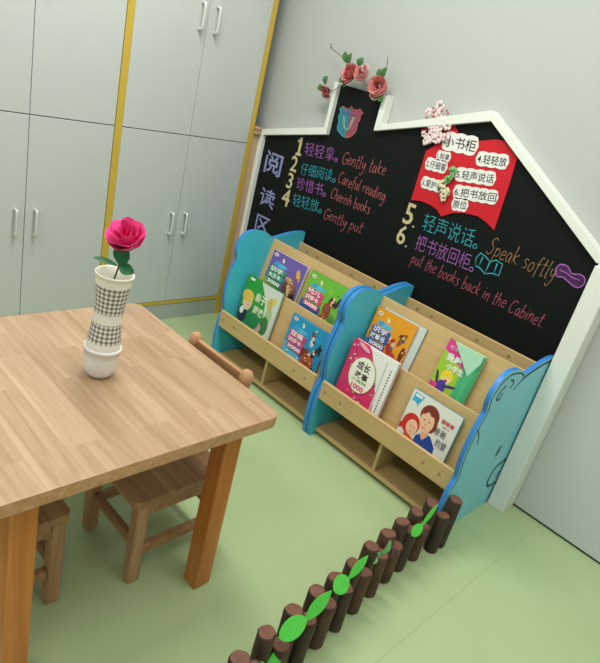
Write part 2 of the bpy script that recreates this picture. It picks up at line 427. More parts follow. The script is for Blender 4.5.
for s, x0, z0, x1, z1, h, m in (('轻轻拿', -2.258, 1.080, -2.045, 1.098, .068, C_PURPLE), ('仔细阅读', -2.253, .976, -2.025, 1.0, .062, C_TEAL), ('珍惜书', -2.257, .893, -2.065, .914, .066, C_PURPLE), ('轻轻放', -2.259, .803, -2.065, .826, .066, C_TEAL),
                             ('轻声说话', -1.427, .952, -1.165, .962, .078, C_TEAL), ('把书放回柜', -1.431, .858, -1.145, .866, .072, C_PURPLE)):
    wr('chalk_writing', [(s, x0, z0, x1, z1, h)], m, fat=-.014)
    d = .013
    MB().tube([(x1+.014+d*.7*math.cos(a), Y, z1+.012+d*.7*math.sin(a)) for a in (k*PI/5 for k in range(11))], .0022, 5, m, flat=(1, .3, 1)).done('chalk_dot', parent=bb)
for s, x0, z0, x1, z1, h, m in (('Gently take', -1.992, 1.105, -1.708, 1.118, .066, C_PINK), ('Careful reading.', -1.986, 1.008, -1.658, 1.010, .062, C_PINK), ('Cherish books', -2.007, .921, -1.735, .924, .060, C_PINK), ('Gently put', -2.021, .812, -1.749, .818, .062, C_PINK),
                             ('Speak softly', -1.095, .966, -.788, .966, .078, C_TAN), ('put the books back in the Cabinet.', -1.430, .792, -.752, .778, .062, C_RED)):
    wid = lambda q: sum(GL[c][0]+.5 for c in q)
    tot = wid(s); pos = 0
    for word in s.split(' '):
        u0, u1 = pos/tot, (pos+wid(word))/tot; pos += wid(word+' ')
        mb = MB(); handwrite(mb, word, x0+(x1-x0)*u0, z0+(z1-z0)*u0, x0+(x1-x0)*u1, z0+(z1-z0)*u1, h*.92, Y, m, .0016); mb.done('chalk_writing', parent=bb)
# chalk drawings: crest, open book, bow
cr = [(-2.089, 1.35), (-2.07, 1.362), (-2.046, 1.355), (-2.026, 1.358), (-2.019, 1.374), (-2.005, 1.36), (-1.978, 1.361), (-1.96, 1.371), (-1.937, 1.357), (-1.95, 1.343), (-1.944, 1.325), (-1.953, 1.309), (-1.951, 1.27), (-1.966, 1.245), (-1.99, 1.23), (-2.01, 1.2265)]
crl = [(-2.01, 1.2265), (-2.035, 1.232), (-2.068, 1.248), (-2.077, 1.264), (-2.074, 1.288), (-2.085, 1.313), (-2.077, 1.334)]
mb = MB()
mb.prism([(-2.089, 1.35), (-2.07, 1.362), (-2.046, 1.355), (-2.026, 1.358), (-2.019, 1.374), (-2.012, 1.35), (-2.012, 1.2265)]+crl[1:], 1, Y-.0004, Y, chalk('soft_teal', '#3a7d8c'))
mb.prism([(-2.0115, 1.2265), (-2.0115, 1.357), (-1.978, 1.361), (-1.96, 1.371), (-1.937, 1.357), (-1.95, 1.343), (-1.944, 1.325), (-1.953, 1.309), (-1.951, 1.27), (-1.966, 1.245), (-1.99, 1.23)], 1, Y-.0004, Y, chalk('soft_rose', '#93505e'))
mb.tube([(a, Y-.0008, c) for a, c in cr], .0028, 5, C_PINK, flat=(1, .3, 1)); mb.tube([(a, Y-.0008, c) for a, c in crl+[cr[0]]], .0028, 5, C_TEAL, flat=(1, .3, 1))
for k in range(3): mb.tube([(-2.062+.03*k+.004*(j % 2), Y-.001, 1.338+.005*j) for j in range(3)]+[(-2.04+.03*k, Y-.001, 1.338)], .003, 5, C_PURPLE, flat=(1, .3, 1))
for off in (0, .009):
    mb.tube([(p, Y-.001, q) for p, q in [(-2.053+off, 1.322), (-2.047+off, 1.292), (-2.032+off*.7, 1.27), (-2.01, 1.258+off), (-1.994-off*.7, 1.275), (-1.982-off, 1.328)]], .0022, 5, chalk('pale_green', '#86b9a2'), flat=(1, .3, 1))
tag(mb.done('chalk_crest', parent=bb), 'blue and pink chalk shield')
mb = MB()
for P in ([(-1.118, .90), (-1.128, .93), (-1.115, .958), (-1.085, .95), (-1.062, .938), (-1.04, .955), (-1.008, .95), (-1.004, .90), (-1.035, .898), (-1.066, .884), (-1.09, .896), (-1.118, .90)], [(-1.062, .938), (-1.066, .884)], [(-1.1, .945), (-1.103, .903)], [(-1.03, .945), (-1.028, .90)]):
    mb.tube([(a, Y, c) for a, c in P], .0028, 5, C_TEAL, flat=(1, .3, 1))
mb.done('chalk_book_drawing', parent=bb)
mb = MB()
bow = [(-.80, 1.01), (-.79, 1.034), (-.76, 1.036), (-.737, 1.018), (-.705, 1.026), (-.684, 1.016), (-.682, .992), (-.70, .976), (-.735, .984), (-.76, .992), (-.785, .988)]
mb.prism([tuple(p) for p in smooth_pts(bow, 4, True)], 1, Y-.0003, Y, chalk('dark_purple', '#4b2f57'))
mb.tube([(p[0], Y-.0006, p[1]) for p in smooth_pts(bow+[bow[0]], 4)], .0026, 5, C_PURPLE, flat=(1, .3, 1))
mb.tube([(a, Y-.0006, c) for a, c in ((-.785, 1.014), (-.755, 1.012), (-.73, 1.004), (-.70, 1.004))], .0024, 5, C_PURPLE, flat=(1, .3, 1))
mb.done('chalk_bow_drawing', parent=bb)

# ------------------------------------------------------------------ red paper notice
rp = empty('paper_notice', (-1.31, 2.304, 1.05), 'red cut-out paper notice with white label strips stuck on the blackboard', 'notice')
red = [(-1.526, 1.06), (-1.527, 1.28), (-1.495, 1.31), (-1.483, 1.372), (-1.466, 1.409), (-1.436, 1.415), (-1.408, 1.396), (-1.375, 1.362), (-1.297, 1.378), (-1.222, 1.402), (-1.169, 1.407), (-1.112, 1.395), (-1.101, 1.252), (-1.093, 1.066), (-1.135, 1.084), (-1.185, 1.096), (-1.249, 1.088), (-1.304, 1.07), (-1.349, 1.040), (-1.381, 1.061), (-1.422, 1.070), (-1.473, 1.071)]
MB().prism(red, 1, 2.3045, 2.3095).done('paper_sheet', M_RED, rp)
RY = 2.304
def cloud(x0, z0, x1, z1, h):
    L = math.hypot(x1-x0, z1-z0); ang = math.atan2(z1-z0, x1-x0); n = max(3, round(L/(h*1.1))); pts = []
    for side in (0, 1):
        for k in range(n*4+1):
            u = k/(n*4)*L; w = abs(math.sin(PI*k/4))*h*.12
            pts.append((u, h*1.22+w) if side else (u, -h*.22-w))
        if side == 0: low = pts; pts = []
    allp = low+[(L+h*.25, h*.5)]+pts[::-1]+[(-h*.25, h*.5)]
    return [(x0+u*math.cos(ang)-w*math.sin(ang), z0+u*math.sin(ang)+w*math.cos(ang)) for u, w in allp]
for s, x0, z0, x1, z1, h in (('小书柜', -1.450, 1.320, -1.296, 1.331, .048), ('4.轻轻放', -1.270, 1.296, -1.140, 1.313, .036), ('2.仔细看', -1.503, 1.217, -1.402, 1.223, .033),
                          ('5.轻声说话', -1.340, 1.212, -1.168, 1.238, .036), ('3.爱护书', -1.495, 1.137, -1.394, 1.141, .032), ('6.把书放回', -1.322, 1.142, -1.130, 1.172, .036), ('原位', -1.310, 1.092, -1.245, 1.104, .034), ('1.轻拿', -1.462, 1.266, -1.400, 1.270, .026)):
    c = MB().prism(cloud(x0, z0, x1, z1, h), 1, RY-.0012, RY).done('label_strip', M_WHITE, rp)
    mb = MB(); add_text(mb, s, x0, z0, x1, z1, h, RY-.0013, M_INK, fat=.004 if h < .05 else .01); mb.done('lettering', parent=c, org=rp.location)
def cluster(name, cx, cz, rx, rz, n, m, m2, label, y=2.301, seed=1, small=.011):
    rnd = random.Random(seed); t = empty(name, (cx, y, cz-rz), label, 'flower ornament')
    a = MB(); b = MB()
    for k in range(n):
        px, pz = cx+rnd.gauss(0, rx*.45), cz+rnd.gauss(0, rz*.45)
        s = small*rnd.uniform(.7, 1.3); rot = rnd.uniform(0, PI)
        for q in range(5):
            w = rot+q*2*PI/5
            a.ball((px+s*.8*math.cos(w), y-.004-rnd.uniform(0, .010), pz+s*.8*math.sin(w)), s*.62, None, 8, (1, .35, 1))
        b.ball((px, y-.011, pz), s*.24, None, 8)
    for k in range(n//2):
        w = rnd.uniform(.2*PI, 1.1*PI); R = rnd.uniform(.8, 1.25)
        e = (cx+rx*R*math.cos(w), y-.006, cz+rz*R*math.sin(w))
        b.ball(e, .0045, None, 8); b.tube([(cx, y-.004, cz), e], .0009, 5)
    a.done('petals', m, t); tag(b.done('buds', m2, t), 'dark red buds' if m2 is M_BERRY else 'small green centres')
cluster('blossom_ornament', -1.505, 1.375, .056, .085, 30, M_BLOSS, M_BERRY, 'pink and white blossom spray at the top left corner of the red notice', seed=4, small=.014)
cluster('blossom_ornament', -1.362, 1.212, .016, .028, 6, M_FELTP, M_OLIVE, 'small pale green flower in the middle of the red notice', seed=5, small=.010)
cluster('blossom_ornament', -1.368, 1.145, .03, .035, 9, mat('cream_petal', '#dcd3b4', .7), M_OLIVE, 'cream flower near the lower edge of the red notice', seed=6, small=.011)

# ------------------------------------------------------------------ flower spray above the chimney
def leaf_mesh(mb, base, tip, width, normal, m=None, bend=.15, n=8, mid=.5):
    base, tip, normal = Vector(base), Vector(tip), Vector(normal).normalized()
    d = tip-base; s = d.cross(normal).normalized(); i = mb.mi(m) if m else 0; rows = []
    for k in range(n+1):
        u = k/n; w = width*.5*math.sin(PI*u**(.75 if mid < .5 else 1.0))**.75 if 0 < k < n else 0
        c = base+d*u+normal*(math.sin(PI*u)*bend*d.length)
        if w == 0: rows.append([mb.bm.verts.new(c)])
        else: rows.append([mb.bm.verts.new(c-s*w+normal*w*.25), mb.bm.verts.new(c), mb.bm.verts.new(c+s*w+normal*w*.25)])
    for A, B in zip(rows, rows[1:]):
        if len(A) == 1: fs = [(A[0], B[0], B[1]), (A[0], B[1], B[2])]
        elif len(B) == 1: fs = [(A[0], A[1], B[0]), (A[1], A[2], B[0])]
        else: fs = [(A[0], A[1], B[1], B[0]), (A[1], A[2], B[2], B[1])]
        for f in fs: q = mb.bm.faces.new(f); q.smooth = True; q.material_index = i
def petal(mb, c, ang, r, lift, size, wid, axis_m, m=None, curl=.35):
    """cup-shaped petal starting at centre c, leaning out at angle ang; axis_m turns local z to the bloom axis"""
    i = mb.mi(m) if m else 0; G = []
    for a in range(6):
        u = a/5; row = []
        for b in range(7):
            v = (b/6-.5)*2
            ww = wid*(.35+.65*math.sin(PI*min(1, .15+u*.62)))
            rr = r*(.25+.75*u**.6)+size*curl*u*u*.5
            th = ang+v*ww
            z = lift+size*u-(size*.18*(abs(v)**2.2)*u)-size*.12*u**4
            row.append(mb.bm.verts.new(Vector(c)+axis_m@Vector((rr*math.cos(th), rr*math.sin(th), z))))
        G.append(row)
    for a in range(5):
        for b in range(6):
            f = mb.bm.faces.new((G[a][b], G[a][b+1], G[a+1][b+1], G[a+1][b])); f.smooth = True; f.material_index = i
def bloom(mb_out, mb_in, c, R, H, axis, seed=0):
    rnd = random.Random(seed); z = Vector(axis).normalized(); am = z.to_track_quat('Z', 'Y').to_matrix()
    for k in range(5): petal(mb_out, c, k*2*PI/5+rnd.uniform(-.15, .15), R*.86, -H*.02, H*.70, .80, am, curl=.42)
    for k in range(5): petal(mb_out, c, k*2*PI/5+.35+rnd.uniform(-.1, .1), R*.95, -H*.06, H*.52, .7, am, curl=.30)
    for k in range(5): petal(mb_out, c, k*2*PI/5+.6+rnd.uniform(-.15, .15), R*.70, H*.04, H*.86, .78, am, curl=.22)
    for k in range(4): petal(mb_out, c, k*PI/2+.2+rnd.uniform(-.2, .2), R*.50, H*.12, H*.86, .85, am, curl=.12)
    for k in range(3): petal(mb_in, c, k*2*PI/3+rnd.uniform(-.2, .2), R*.27, H*.2, H*.80, 1.0, am, curl=.1)
    for k in range(2): petal(mb_in, c, k*PI+.5, R*.14, H*.25, H*.74, 1.3, am, curl=0)

FY = 2.272
def spray(loc, label, flowers, leaves, twigs):
    t = empty('rose_spray', loc, label, 'artificial flower', 'rose sprays over the chimney')
    for (cx, cz, R, ax, pale) in flowers:
        o, i = MB(), MB(); bloom(o, i, (cx, FY, cz), R, R*1.15, ax, int(abs(cx)*1000))
        b = o.done('bloom', M_PALE if pale else M_SALMON, t); i.done('inner_petals', M_ROSY if not pale else M_SALMON, b, org=loc)
    for a, c, w in leaves:
        m = MB(); leaf_mesh(m, (a[0], FY, a[1]), (c[0], FY-.006, c[1]), w, (0, -1, .2)); m.done('leaf', M_OLIVE, t)
    for P in twigs:
        MB().tube([(a, FY+.004, c) for a, c in P], .0018, 6).done('twig', M_TWIG, t)
spray((-2.04, FY, 1.47), 'middle pink rose with a bare twig reaching up left above the blackboard chimney',
      [(-2.028, 1.508, .046, (-.25, -1, .15), 0), (-1.975, 1.518, .034, (.5, -1, .4), 0), (-1.962, 1.545, .020, (.5, -1, .4), 1)],
      [((-2.075, 1.55), (-2.105, 1.60), .032), ((-2.065, 1.55), (-2.062, 1.60), .03), ((-1.995, 1.54), (-1.985, 1.59), .045), ((-2.06, 1.49), (-2.095, 1.462), .034), ((-2.05, 1.485), (-2.06, 1.445), .03)],
      [[(-2.217, 1.605), (-2.15, 1.583), (-2.098, 1.568), (-2.05, 1.52)], [(-2.205, 1.602), (-2.222, 1.622)], [(-1.975, 1.51), (-1.93, 1.48), (-1.878, 1.46)]])
spray((-1.85, FY, 1.44), 'right pink rose at the right corner of the blackboard chimney',
      [(-1.853, 1.490, .044, (.3, -1, -.1), 0), (-1.862, 1.452, .024, (-.2, -1, -.6), 1)],
      [((-1.855, 1.52), (-1.875, 1.56), .03), ((-1.845, 1.52), (-1.833, 1.572), .032), ((-1.84, 1.46), (-1.805, 1.428), .036)],
      [[(-1.853, 1.50), (-1.84, 1.56), (-1.852, 1.615)]])
spray((-2.17, FY, 1.37), 'smallest pink rose, hanging down left of the blackboard chimney',
      [(-2.175, 1.425, .026, (.25, -.6, -1), 0), (-2.166, 1.40, .02, (.2, -.5, -1), 0)],
      [((-2.19, 1.435), (-2.18, 1.478), .036), ((-2.195, 1.405), (-2.225, 1.43), .03)],
      [[(-2.165, 1.41), (-2.13, 1.42), (-2.098, 1.445)]])

# ------------------------------------------------------------------ book display shelves
front = [(1.840, .0), (1.826, .07), (1.820, .15), (1.828, .235), (1.847, .285), (1.836, .335), (1.828, .40), (1.834, .47), (1.850, .53), (1.860, .565), (1.848, .61), (1.852, .65), (1.878, .69), (1.92, .711), (1.965, .713), (2.02, .703), (2.055, .684), (2.08, .675)]
top = [(2.08, .675), (2.12, .684), (2.19, .699), (2.25, .706), (2.296, .705)]
def profile(dy=0):
    F = [(p[0]-dy, p[1]) for p in smooth_pts(front, 4)]; T = [(p[0]-dy*.6, p[1]) for p in smooth_pts(top, 4)]
    return F+T[1:]+[(2.303, .70), (2.303, 0)]
def shelf(x0, x1, label, bear):
    t = empty('book_display_shelf', ((x0+x1)/2, 2.05, 0), label, 'bookshelf', 'low display bookshelves in front of the blackboard')
    for a, b in ((x0, x0+.018), (x1-.018, x1)):
        outer = b == x1
        P = profile(.034 if (outer and bear) else 0)
        s = MB().prism(P, 0, a, b, (M_BLUEOUT if (outer and bear) else M_BLUE), M_BLUEEDGE, M_BLUE).done('side_panel', None, t, .002)
        if outer and bear:
            s['label'] = 'turquoise side panel printed as a bear, blue edge'
            m = MB(); X = x1+.0004
            def ln(pts, r=.0035): m.tube([(X, p[0], p[1]) for p in smooth_pts(pts, 4)], r, 5, flat=(.15, 1, 1))
            inner_l = [(y-.034+.014, z-(.016 if z > .64 else 0)) for y, z in front[3:-1]]
            ln(inner_l, .0036); ln([(2.03, .655), (2.07, .668), (2.14, .682), (2.22, .692), (2.29, .691)], .006)
            ln([(2.07, .668), (2.025, .648), (1.985, .622)], .004)
            ln([(1.925, .676), (1.955, .664), (1.962, .65), (1.945, .638)], .0035)
            ln([(1.905, .655), (1.878, .638), (1.868, .61), (1.89, .603), (1.902, .628)], .0045)
            ln([(1.815, .50), (1.85, .46), (1.865, .42)], .003)
            m.prism([(y, z) for y, z in ell(2.115, .31, .011, .027, 16, -.35)], 0, X-.0004, X+.0005)
            ln([(2.245, .225), (2.173, .212), (2.146, .164), (2.165, .118), (2.20, .105), (2.241, .107)], .007)
            ln([(2.256, .165), (2.23, .16), (2.215, .14)], .003)
            m.done('bear_drawing', M_LINE, s, org=t.location)
    a, b = x0+.0185, x1-.0185
    def slab(name, p, q, th, mt=W_SHELF, bev=.0015):
        """board running between the sides whose section goes from p=(y,z) to q"""
        p, q = Vector(p), Vector(q); n = Vector((-(q-p).y, (q-p).x)).normalized()*th
        return MB().prism([tuple(p), tuple(q), tuple(q+n), tuple(p+n)], 0, a, b).done(name, mt, t, bev)
    f = MB().box(a, b, 1.826, 1.842, .205, .292).done('front_board', W_SHELF, t, .0015)
    slab('slot_floor', (1.8425, .205), (1.925, .205), -.012)
    slab('sloped_board', (1.927, .205), (1.965, .472), -.014)
    slab('slot_floor', (1.955, .395), (2.018, .395), -.012)
    slab('sloped_board', (2.020, .390), (2.082, .672), -.014)
    MB().box(a, b, 1.88, 2.276, .179, .192).done('compartment_top', W_SHELF, t, .001)
    MB().box(a, b, 1.872, 2.276, .020, .040).done('bottom_board', W_SHELF, t, .0015)
    c = (x0+x1)/2
    MB().box(c-.009, c+.007, 1.874, 2.276, .0405, .1785).done('divider', W_SHELFZ, t, .001)
    rr = MB().box(a, b, 2.2765, 2.292, .02, .648).done('back_board', W_SHELF, t, .0015)
    for x in (a+.07, a+.15, b-.15, b-.30):
        m = MB().tube([(x, 2.2765, .622), (x, 2.2735, .622)], .006, 12); m.done('bolt', M_BOLT, rr, org=t.location)
    for x in (a+.03, a+.12, b-.13, b-.055):
        m = MB().tube([(x, 1.826, .25), (x, 1.8235, .25)], .006, 12); m.done('bolt', M_BOLT, f, org=t.location)
    return t
shelf(-2.127, -1.3925, 'blue-sided wooden display bookshelf in the corner beside the wardrobes', False)
shelf(-1.384, -.657, 'blue-sided wooden display bookshelf with a bear side panel next to the log fence', True)

# ------------------------------------------------------------------ books
BC = {}
def pm(c):
    if c not in BC: BC[c] = mat('print_'+c.strip('#'), c, .4, .35)
    return BC[c]
def book(x, y, z, w, h, th, lean, label, cover, shapes, texts, spine=None, group='picture books in the display shelves', cover_poly=None, curl=None, yaw=0):
    """local frame: x right, z up, cover faces -Y; back of the block on y=0"""
    t = empty('picture_book', (x, y, z), label, 'book', group)
    t.rotation_euler = (-lean, 0, yaw)
    O = Vector((0, 0, 0))
    MB().box(0, w, -.0012, 0, 0, h).done('back_cover', pm(spine or cover), t, org=O)
    MB().box(.002, w-.002, -th+.0013, -.0013, .002, h-.003).done('pages', M_PAGES, t, org=O)
    MB().box(-.0012, 0, -th, 0, 0, h).done('spine', pm(spine or cover), t, org=O)
    poly = cover_poly or [(0, 0), (w, 0), (w, h), (0, h)]
    fc = MB().prism(poly, 1, -th, -th+.0012).done('front_cover', pm(cover), t, org=O)
    if shapes:
        m = MB()
        for k, (c, poly) in enumerate(shapes):
            poly = [(min(max(p[0], .0004), w-.0004), min(max(p[1], .0004), h-.0004)) for p in poly]
            m.prism(poly, 1, -th-.0002-.00008*(k+1), -th, pm(c))
        m.done('illustration', None, fc, org=O)
    yy = -th-.0002-.00008*(len(shapes)+2)
    for s, x0, z0, x1, hh, c, fat in texts:
        m = MB(); add_text(m, s, x0, z0, x1, z0, hh, yy-(.0003 if fat < .02 else 0), pm(c), fat=fat, th=.0003); m.done('title', None, fc, org=O)
    if curl: curl(t, w, h, th)
    return t
L = .147        # lean of the front slot boards
L2 = .216
def B(*a): return [(a[0], a[1]), (a[2], a[1]), (a[2], a[3]), (a[0], a[3])]
# green book
w, h = .262, .285
book(-2.090, 1.918, .206, w, h, .012, L, 'dark green picture book with a blond child, at the left end of the lower row', '#2f9a3e',
     [('#cfd8cf', [(w*.40, h), (w, h), (w, 0), (w*.60, 0), (w*.72, h*.35), (w*.64, h*.72)]), ('#a9c38a', ell(w*.82, h*.50, .022, .05)), ('#c8b25e', ell(w*.78, h*.72, .02, .03)), ('#d8c56a', ell(w*.86, h*.8, .012, .022)), ('#3f7f4a', ell(w*.78, h*.30, .03, .05)), ('#c7a2a0', ell(w*.6, h*.22, .035, .03)),
      ('#29884f', ell(w*.42, h*.3, .06, .06)), ('#2c3650', ell(w*.14, h*.30, .034, .05)), ('#e9c8ac', ell(w*.19, h*.53, .034, .042)), ('#e8bf55', ell(w*.16, h*.64, .042, .032)), ('#e0b2a0', ell(w*.24, h*.49, .01, .008)), ('#f0f0ea', ell(w*.10, h*.35, .014, .02)), ('#efefef', B(w*.08, h*.93, w*.2, h*.97))],
     [('亲子', w*.36, h*.62, w*.66, h*.17, '#dcebc8', .03), ('阅读', w*.40, h*.40, w*.68, h*.16, '#dcebc8', .03)], '#2a7a3c')
def series(bg, low, title, tx, figs, w=.235, h=.235):
    rn = random.Random(bg)
    s = [(low, [(0, 0), (w*.58, 0), (w*.46, h*.30), (w*.1, h*.42), (0, h*.40)]), ('#e9e6e2', ell(w*.11, h*.92, w*.06, h*.035)), ('#c8352f', ell(w*.11, h*.92, w*.035, h*.014)), ('#52b6d8', ell(w*.32, h*.745, w*.20, h*.045)), ('#3f9cc9', ell(w*.22, h*.76, w*.06, h*.05)), ('#e9e6e2', ell(w*.36, h*.86, w*.025, h*.04)), ('#e6cf5a', ell(w*.34, h*.89, w*.02, h*.03))]
    fx = [f[1] for f in figs]; fz = [f[2] for f in figs]
    s += [(c, ell(w*cx, h*cz, w*rx, h*rz, 16, r)) for c, cx, cz, rx, rz, r in figs]
    pal = [f[0] for f in figs]
    for k in range(26):
        q = rn.randrange(len(figs)); s.append((rn.choice(pal+['#2c2522', '#e3c39c']), ell(w*(fx[q]+rn.gauss(0, .05)), h*(fz[q]+rn.gauss(0, .06)), w*rn.uniform(.012, .035), h*rn.uniform(.012, .04), 8, rn.uniform(0, 3))))
    for k in range(8): s.append((rn.choice([low, '#e9e6e2', '#dfe3a0']), ell(w*rn.uniform(.05, .55), h*rn.uniform(.03, .25), w*.02, h*.018, 8)))
    for k, z in enumerate((.60, .47)):
        for q in range(4): s.append((tx, ell(w*(.13+.115*q), h*(z+.035-.012*(q % 2)), w*.068, h*.062, 14)))
    s.append((tx, [(w*.10, h*.33), (w*.52, h*.30), (w*.52, h*.40), (w*.10, h*.42)]))
    t = [(title[0], w*.10, h*.575, w*.46, h*.115, '#f3f0ee', .02), (title[1], w*.10, h*.445, w*.46, h*.105, '#f3f0ee', .02), ('3000', w*.13, h*.325, w*.50, h*.075, '#f3f0ee', .03)]
    return s, t
figA = [('#5c4632', .76, .36, .20, .24, .3), ('#8a5d40', .78, .45, .13, .12, 0), ('#b98c5e', .70, .56, .13, .06, -.3), ('#d3a94e', .86, .74, .055, .12, .4), ('#e8c9a0', .74, .42, .06, .06, 0), ('#2e2a2c', .90, .22, .07, .12, 0), ('#8b2230', .84, .12, .05, .08, 0), ('#4d6b33', .30, .14, .2, .06, 0)]
s, t = series('#6e5aa5', '#8fae4a', ('识字', '大王卡'), '#3c9c6a', figA, .245, .24)
book(-2.052, 2.012, .396, .245, .24, .016, L2, 'purple picture book with a brown figure, in the upper row of the corner shelf', '#6e5aa5', s, t, '#d8d8dc')
figB = [('#4b3327', .78, .62, .09, .10, 0), ('#e3b592', .79, .60, .05, .06, 0), ('#8e4a32', .72, .42, .11, .16, .3), ('#b0603c', .66, .22, .09, .14, -.2), ('#3a2c24', .92, .66, .04, .14, -.3), ('#e6dccb', .62, .12, .06, .05, 0), ('#4f8f3c', .9, .25, .08, .15, 0), ('#2d5e9e', .52, .30, .06, .12, 0), ('#7fc04a', .66, .8, .04, .08, .6)]
s, t = series('#6ab53c', '#2f62a8', ('幼儿', '识字卡'), '#d4477f', figB)
book(-1.775, 2.012, .396, .235, .24, .013, L2, 'light green picture book with blue lower corner, upper row beside the purple one', '#6ab53c', s, t, '#4c8f34')
figC = [('#3a2c26', .68, .80, .045, .06, 0), ('#e3b592', .68, .76, .03, .035, 0), ('#d9dde0', .70, .66, .05, .09, 0), ('#7c4030', .62, .38, .12, .12, .3), ('#b4552e', .72, .24, .17, .20, 0), ('#c9683a', .74, .34, .09, .08, 0), ('#29323a', .84, .50, .05, .13, -.4), ('#2b2f33', .93, .60, .03, .12, .2), ('#e8d8c8', .72, .42, .03, .03, 0), ('#8fd0e6', .3, .12, .22, .06, 0), ('#3d2b26', .9, .12, .06, .1, 0)]
s, t = series('#2394c6', '#5fb8dc', ('双语', '识字卡'), '#d4477f', figC)
book(-1.725, 1.918, .206, .235, .235, .012, L, 'sky blue picture book with a brown horse and rider, alone in the lower row', '#2394c6', s, t, '#1f7fae')
figD = [('#b8372c', .62, .40, .08, .12, .3), ('#e3b592', .66, .52, .05, .05, 0), ('#8a5a2c', .80, .66, .05, .14, -.3), ('#d9a05c', .82, .72, .035, .04, 0), ('#6d3424', .92, .42, .05, .15, 0), ('#c4402c', .74, .28, .08, .10, 0), ('#3c6aa0', .50, .22, .10, .10, 0), ('#4f7f3c', .80, .14, .10, .08, 0), ('#8e2430', .93, .15, .05, .12, 0), ('#f1d890', .5, .62, .05, .08, .7)]
s, t = series('#e09a28', '#2f86bc', ('识字', '故事书'), '#2a5fa8', figD, .215, .235)
book(-1.352, 2.0085, .396, .215, .24, .010, L2, 'orange picture book in the upper row, behind the pink one', '#e09a28', s, t, '#c9882a')
book(-1.325, 2.0195, .396, .225, .245, .009, L2, 'white-edged book with a teal back, mostly hidden behind the orange picture book', '#c8d2cc', [], [], '#4c8f8a')
# pink book with its cover folded over
w, h = .245, .298
cov = [(0, 0), (w*.84, 0), (w*.86, h*.22), (w*.80, h*.48), (w*.66, h*.72), (w*.48, h*.90), (w*.34, h)]
cov = [(0, 0)]+[tuple(p) for p in smooth_pts(cov[1:], 4)]+[(0, h)]
rnd = random.Random(3)
dots = []
for k in range(46):
    px, pz = rnd.uniform(.01, w*.8), rnd.uniform(.01, h*.95)
    if px < w*(.86-.52*max(0, pz/h-.25)): dots.append((rnd.choice(['#e78fb0', '#c22a5a', '#d9d9a0', '#8f9a4e', '#f2b6cb']), ell(px, pz, rnd.uniform(.003, .006), rnd.uniform(.003, .006), 8)))
def curled(t, w, h, th):
    m = MB()
    for k, (u0, lift) in enumerate(((.50, .006), (.62, .004), (.74, .0025))):
        pts = [(w*u0+w*(1.0-u0)*q/6, -th-.0003-lift*math.sin(PI*min(1, q/6*.8))-.0001) for q in range(7)]
        poly = pts+[(a, b+.0006) for a, b in pts[::-1]]
        m.prism(poly, 2, .002+.004*k, h*(.985-.03*k), pm('#d7dbdc') if k % 2 else M_WHITE)
    m.done('curled_page', None, t, org=Vector((0, 0, 0)))
    m = MB()
    for k in range(16): m.box(w*.905, w*.93, -th-.0022, -th-.0014, h*(.10+.045*k), h*(.125+.045*k), M_INK if k % 3 else pm('#8a8f92'))
    m.done('page_print', None, t, org=Vector((0, 0, 0)))
t = book(-1.338, 1.905, .206, w, h, .022, L, 'bright pink book with an oval title and curling white pages, by the middle panel', '#d83a70',
     dots+[('#8a8f3c', ell(w*.42, h*.56, .070, .082)), ('#f0efe0', ell(w*.42, h*.56, .067, .079)), ('#e9a9bc', ell(w*.26, h*.94, .035, .008, 16, -.3))],
     [('成长', w*.26, h*.62, w*.55, h*.13, '#23231f', .02), ('故事', w*.28, h*.50, w*.56, h*.10, '#23231f', .02), ('小百科', w*.24, h*.44, w*.58, h*.045, '#3f8f55', .01), ('1000', w*.28, h*.33, w*.56, h*.08, '#d83a70', .03)], '#b52a5a', cover_poly=cov)
# curled white leaves right of the folded cover
m = MB()
w_, th_ = w, .022
m.prism([(w*.40, h*.985), (w*.62, h*.70), (w*.80, h*.42), (w*.87, h*.10), (w*.87, .003), (w-.001, .003), (w-.001, h*.985)], 1, -th_-.0001, -th_+.0011, M_WHITE)
pg = m.done('exposed_page', None, t, org=Vector((0, 0, 0))); pg['label'] = 'white page left bare by the folded cover'
m = MB()
for k in range(18): m.box(w*.90, w*.925, -th_-.0006, -th_-.0001, h*(.06+.045*k), h*(.08+.045*k), M_INK)
for k in range(7): m.box(w*(.72-.02*k), w*(.75-.02*k), -th_-.0006, -th_-.0001, h*(.52+.035*k), h*(.535+.035*k), M_INK)
m.done('page_print', None, t, org=Vector((0, 0, 0)))
m = MB(); m.prism([(w*.80, .003), (w*.835, .003), (w*.80, h*.93), (w*.77, h*.93)], 1, -th_-.0005, -th_-.0001, pm('#c3c9ca')); m.done('page_fold', None, t, org=Vector((0, 0, 0)))
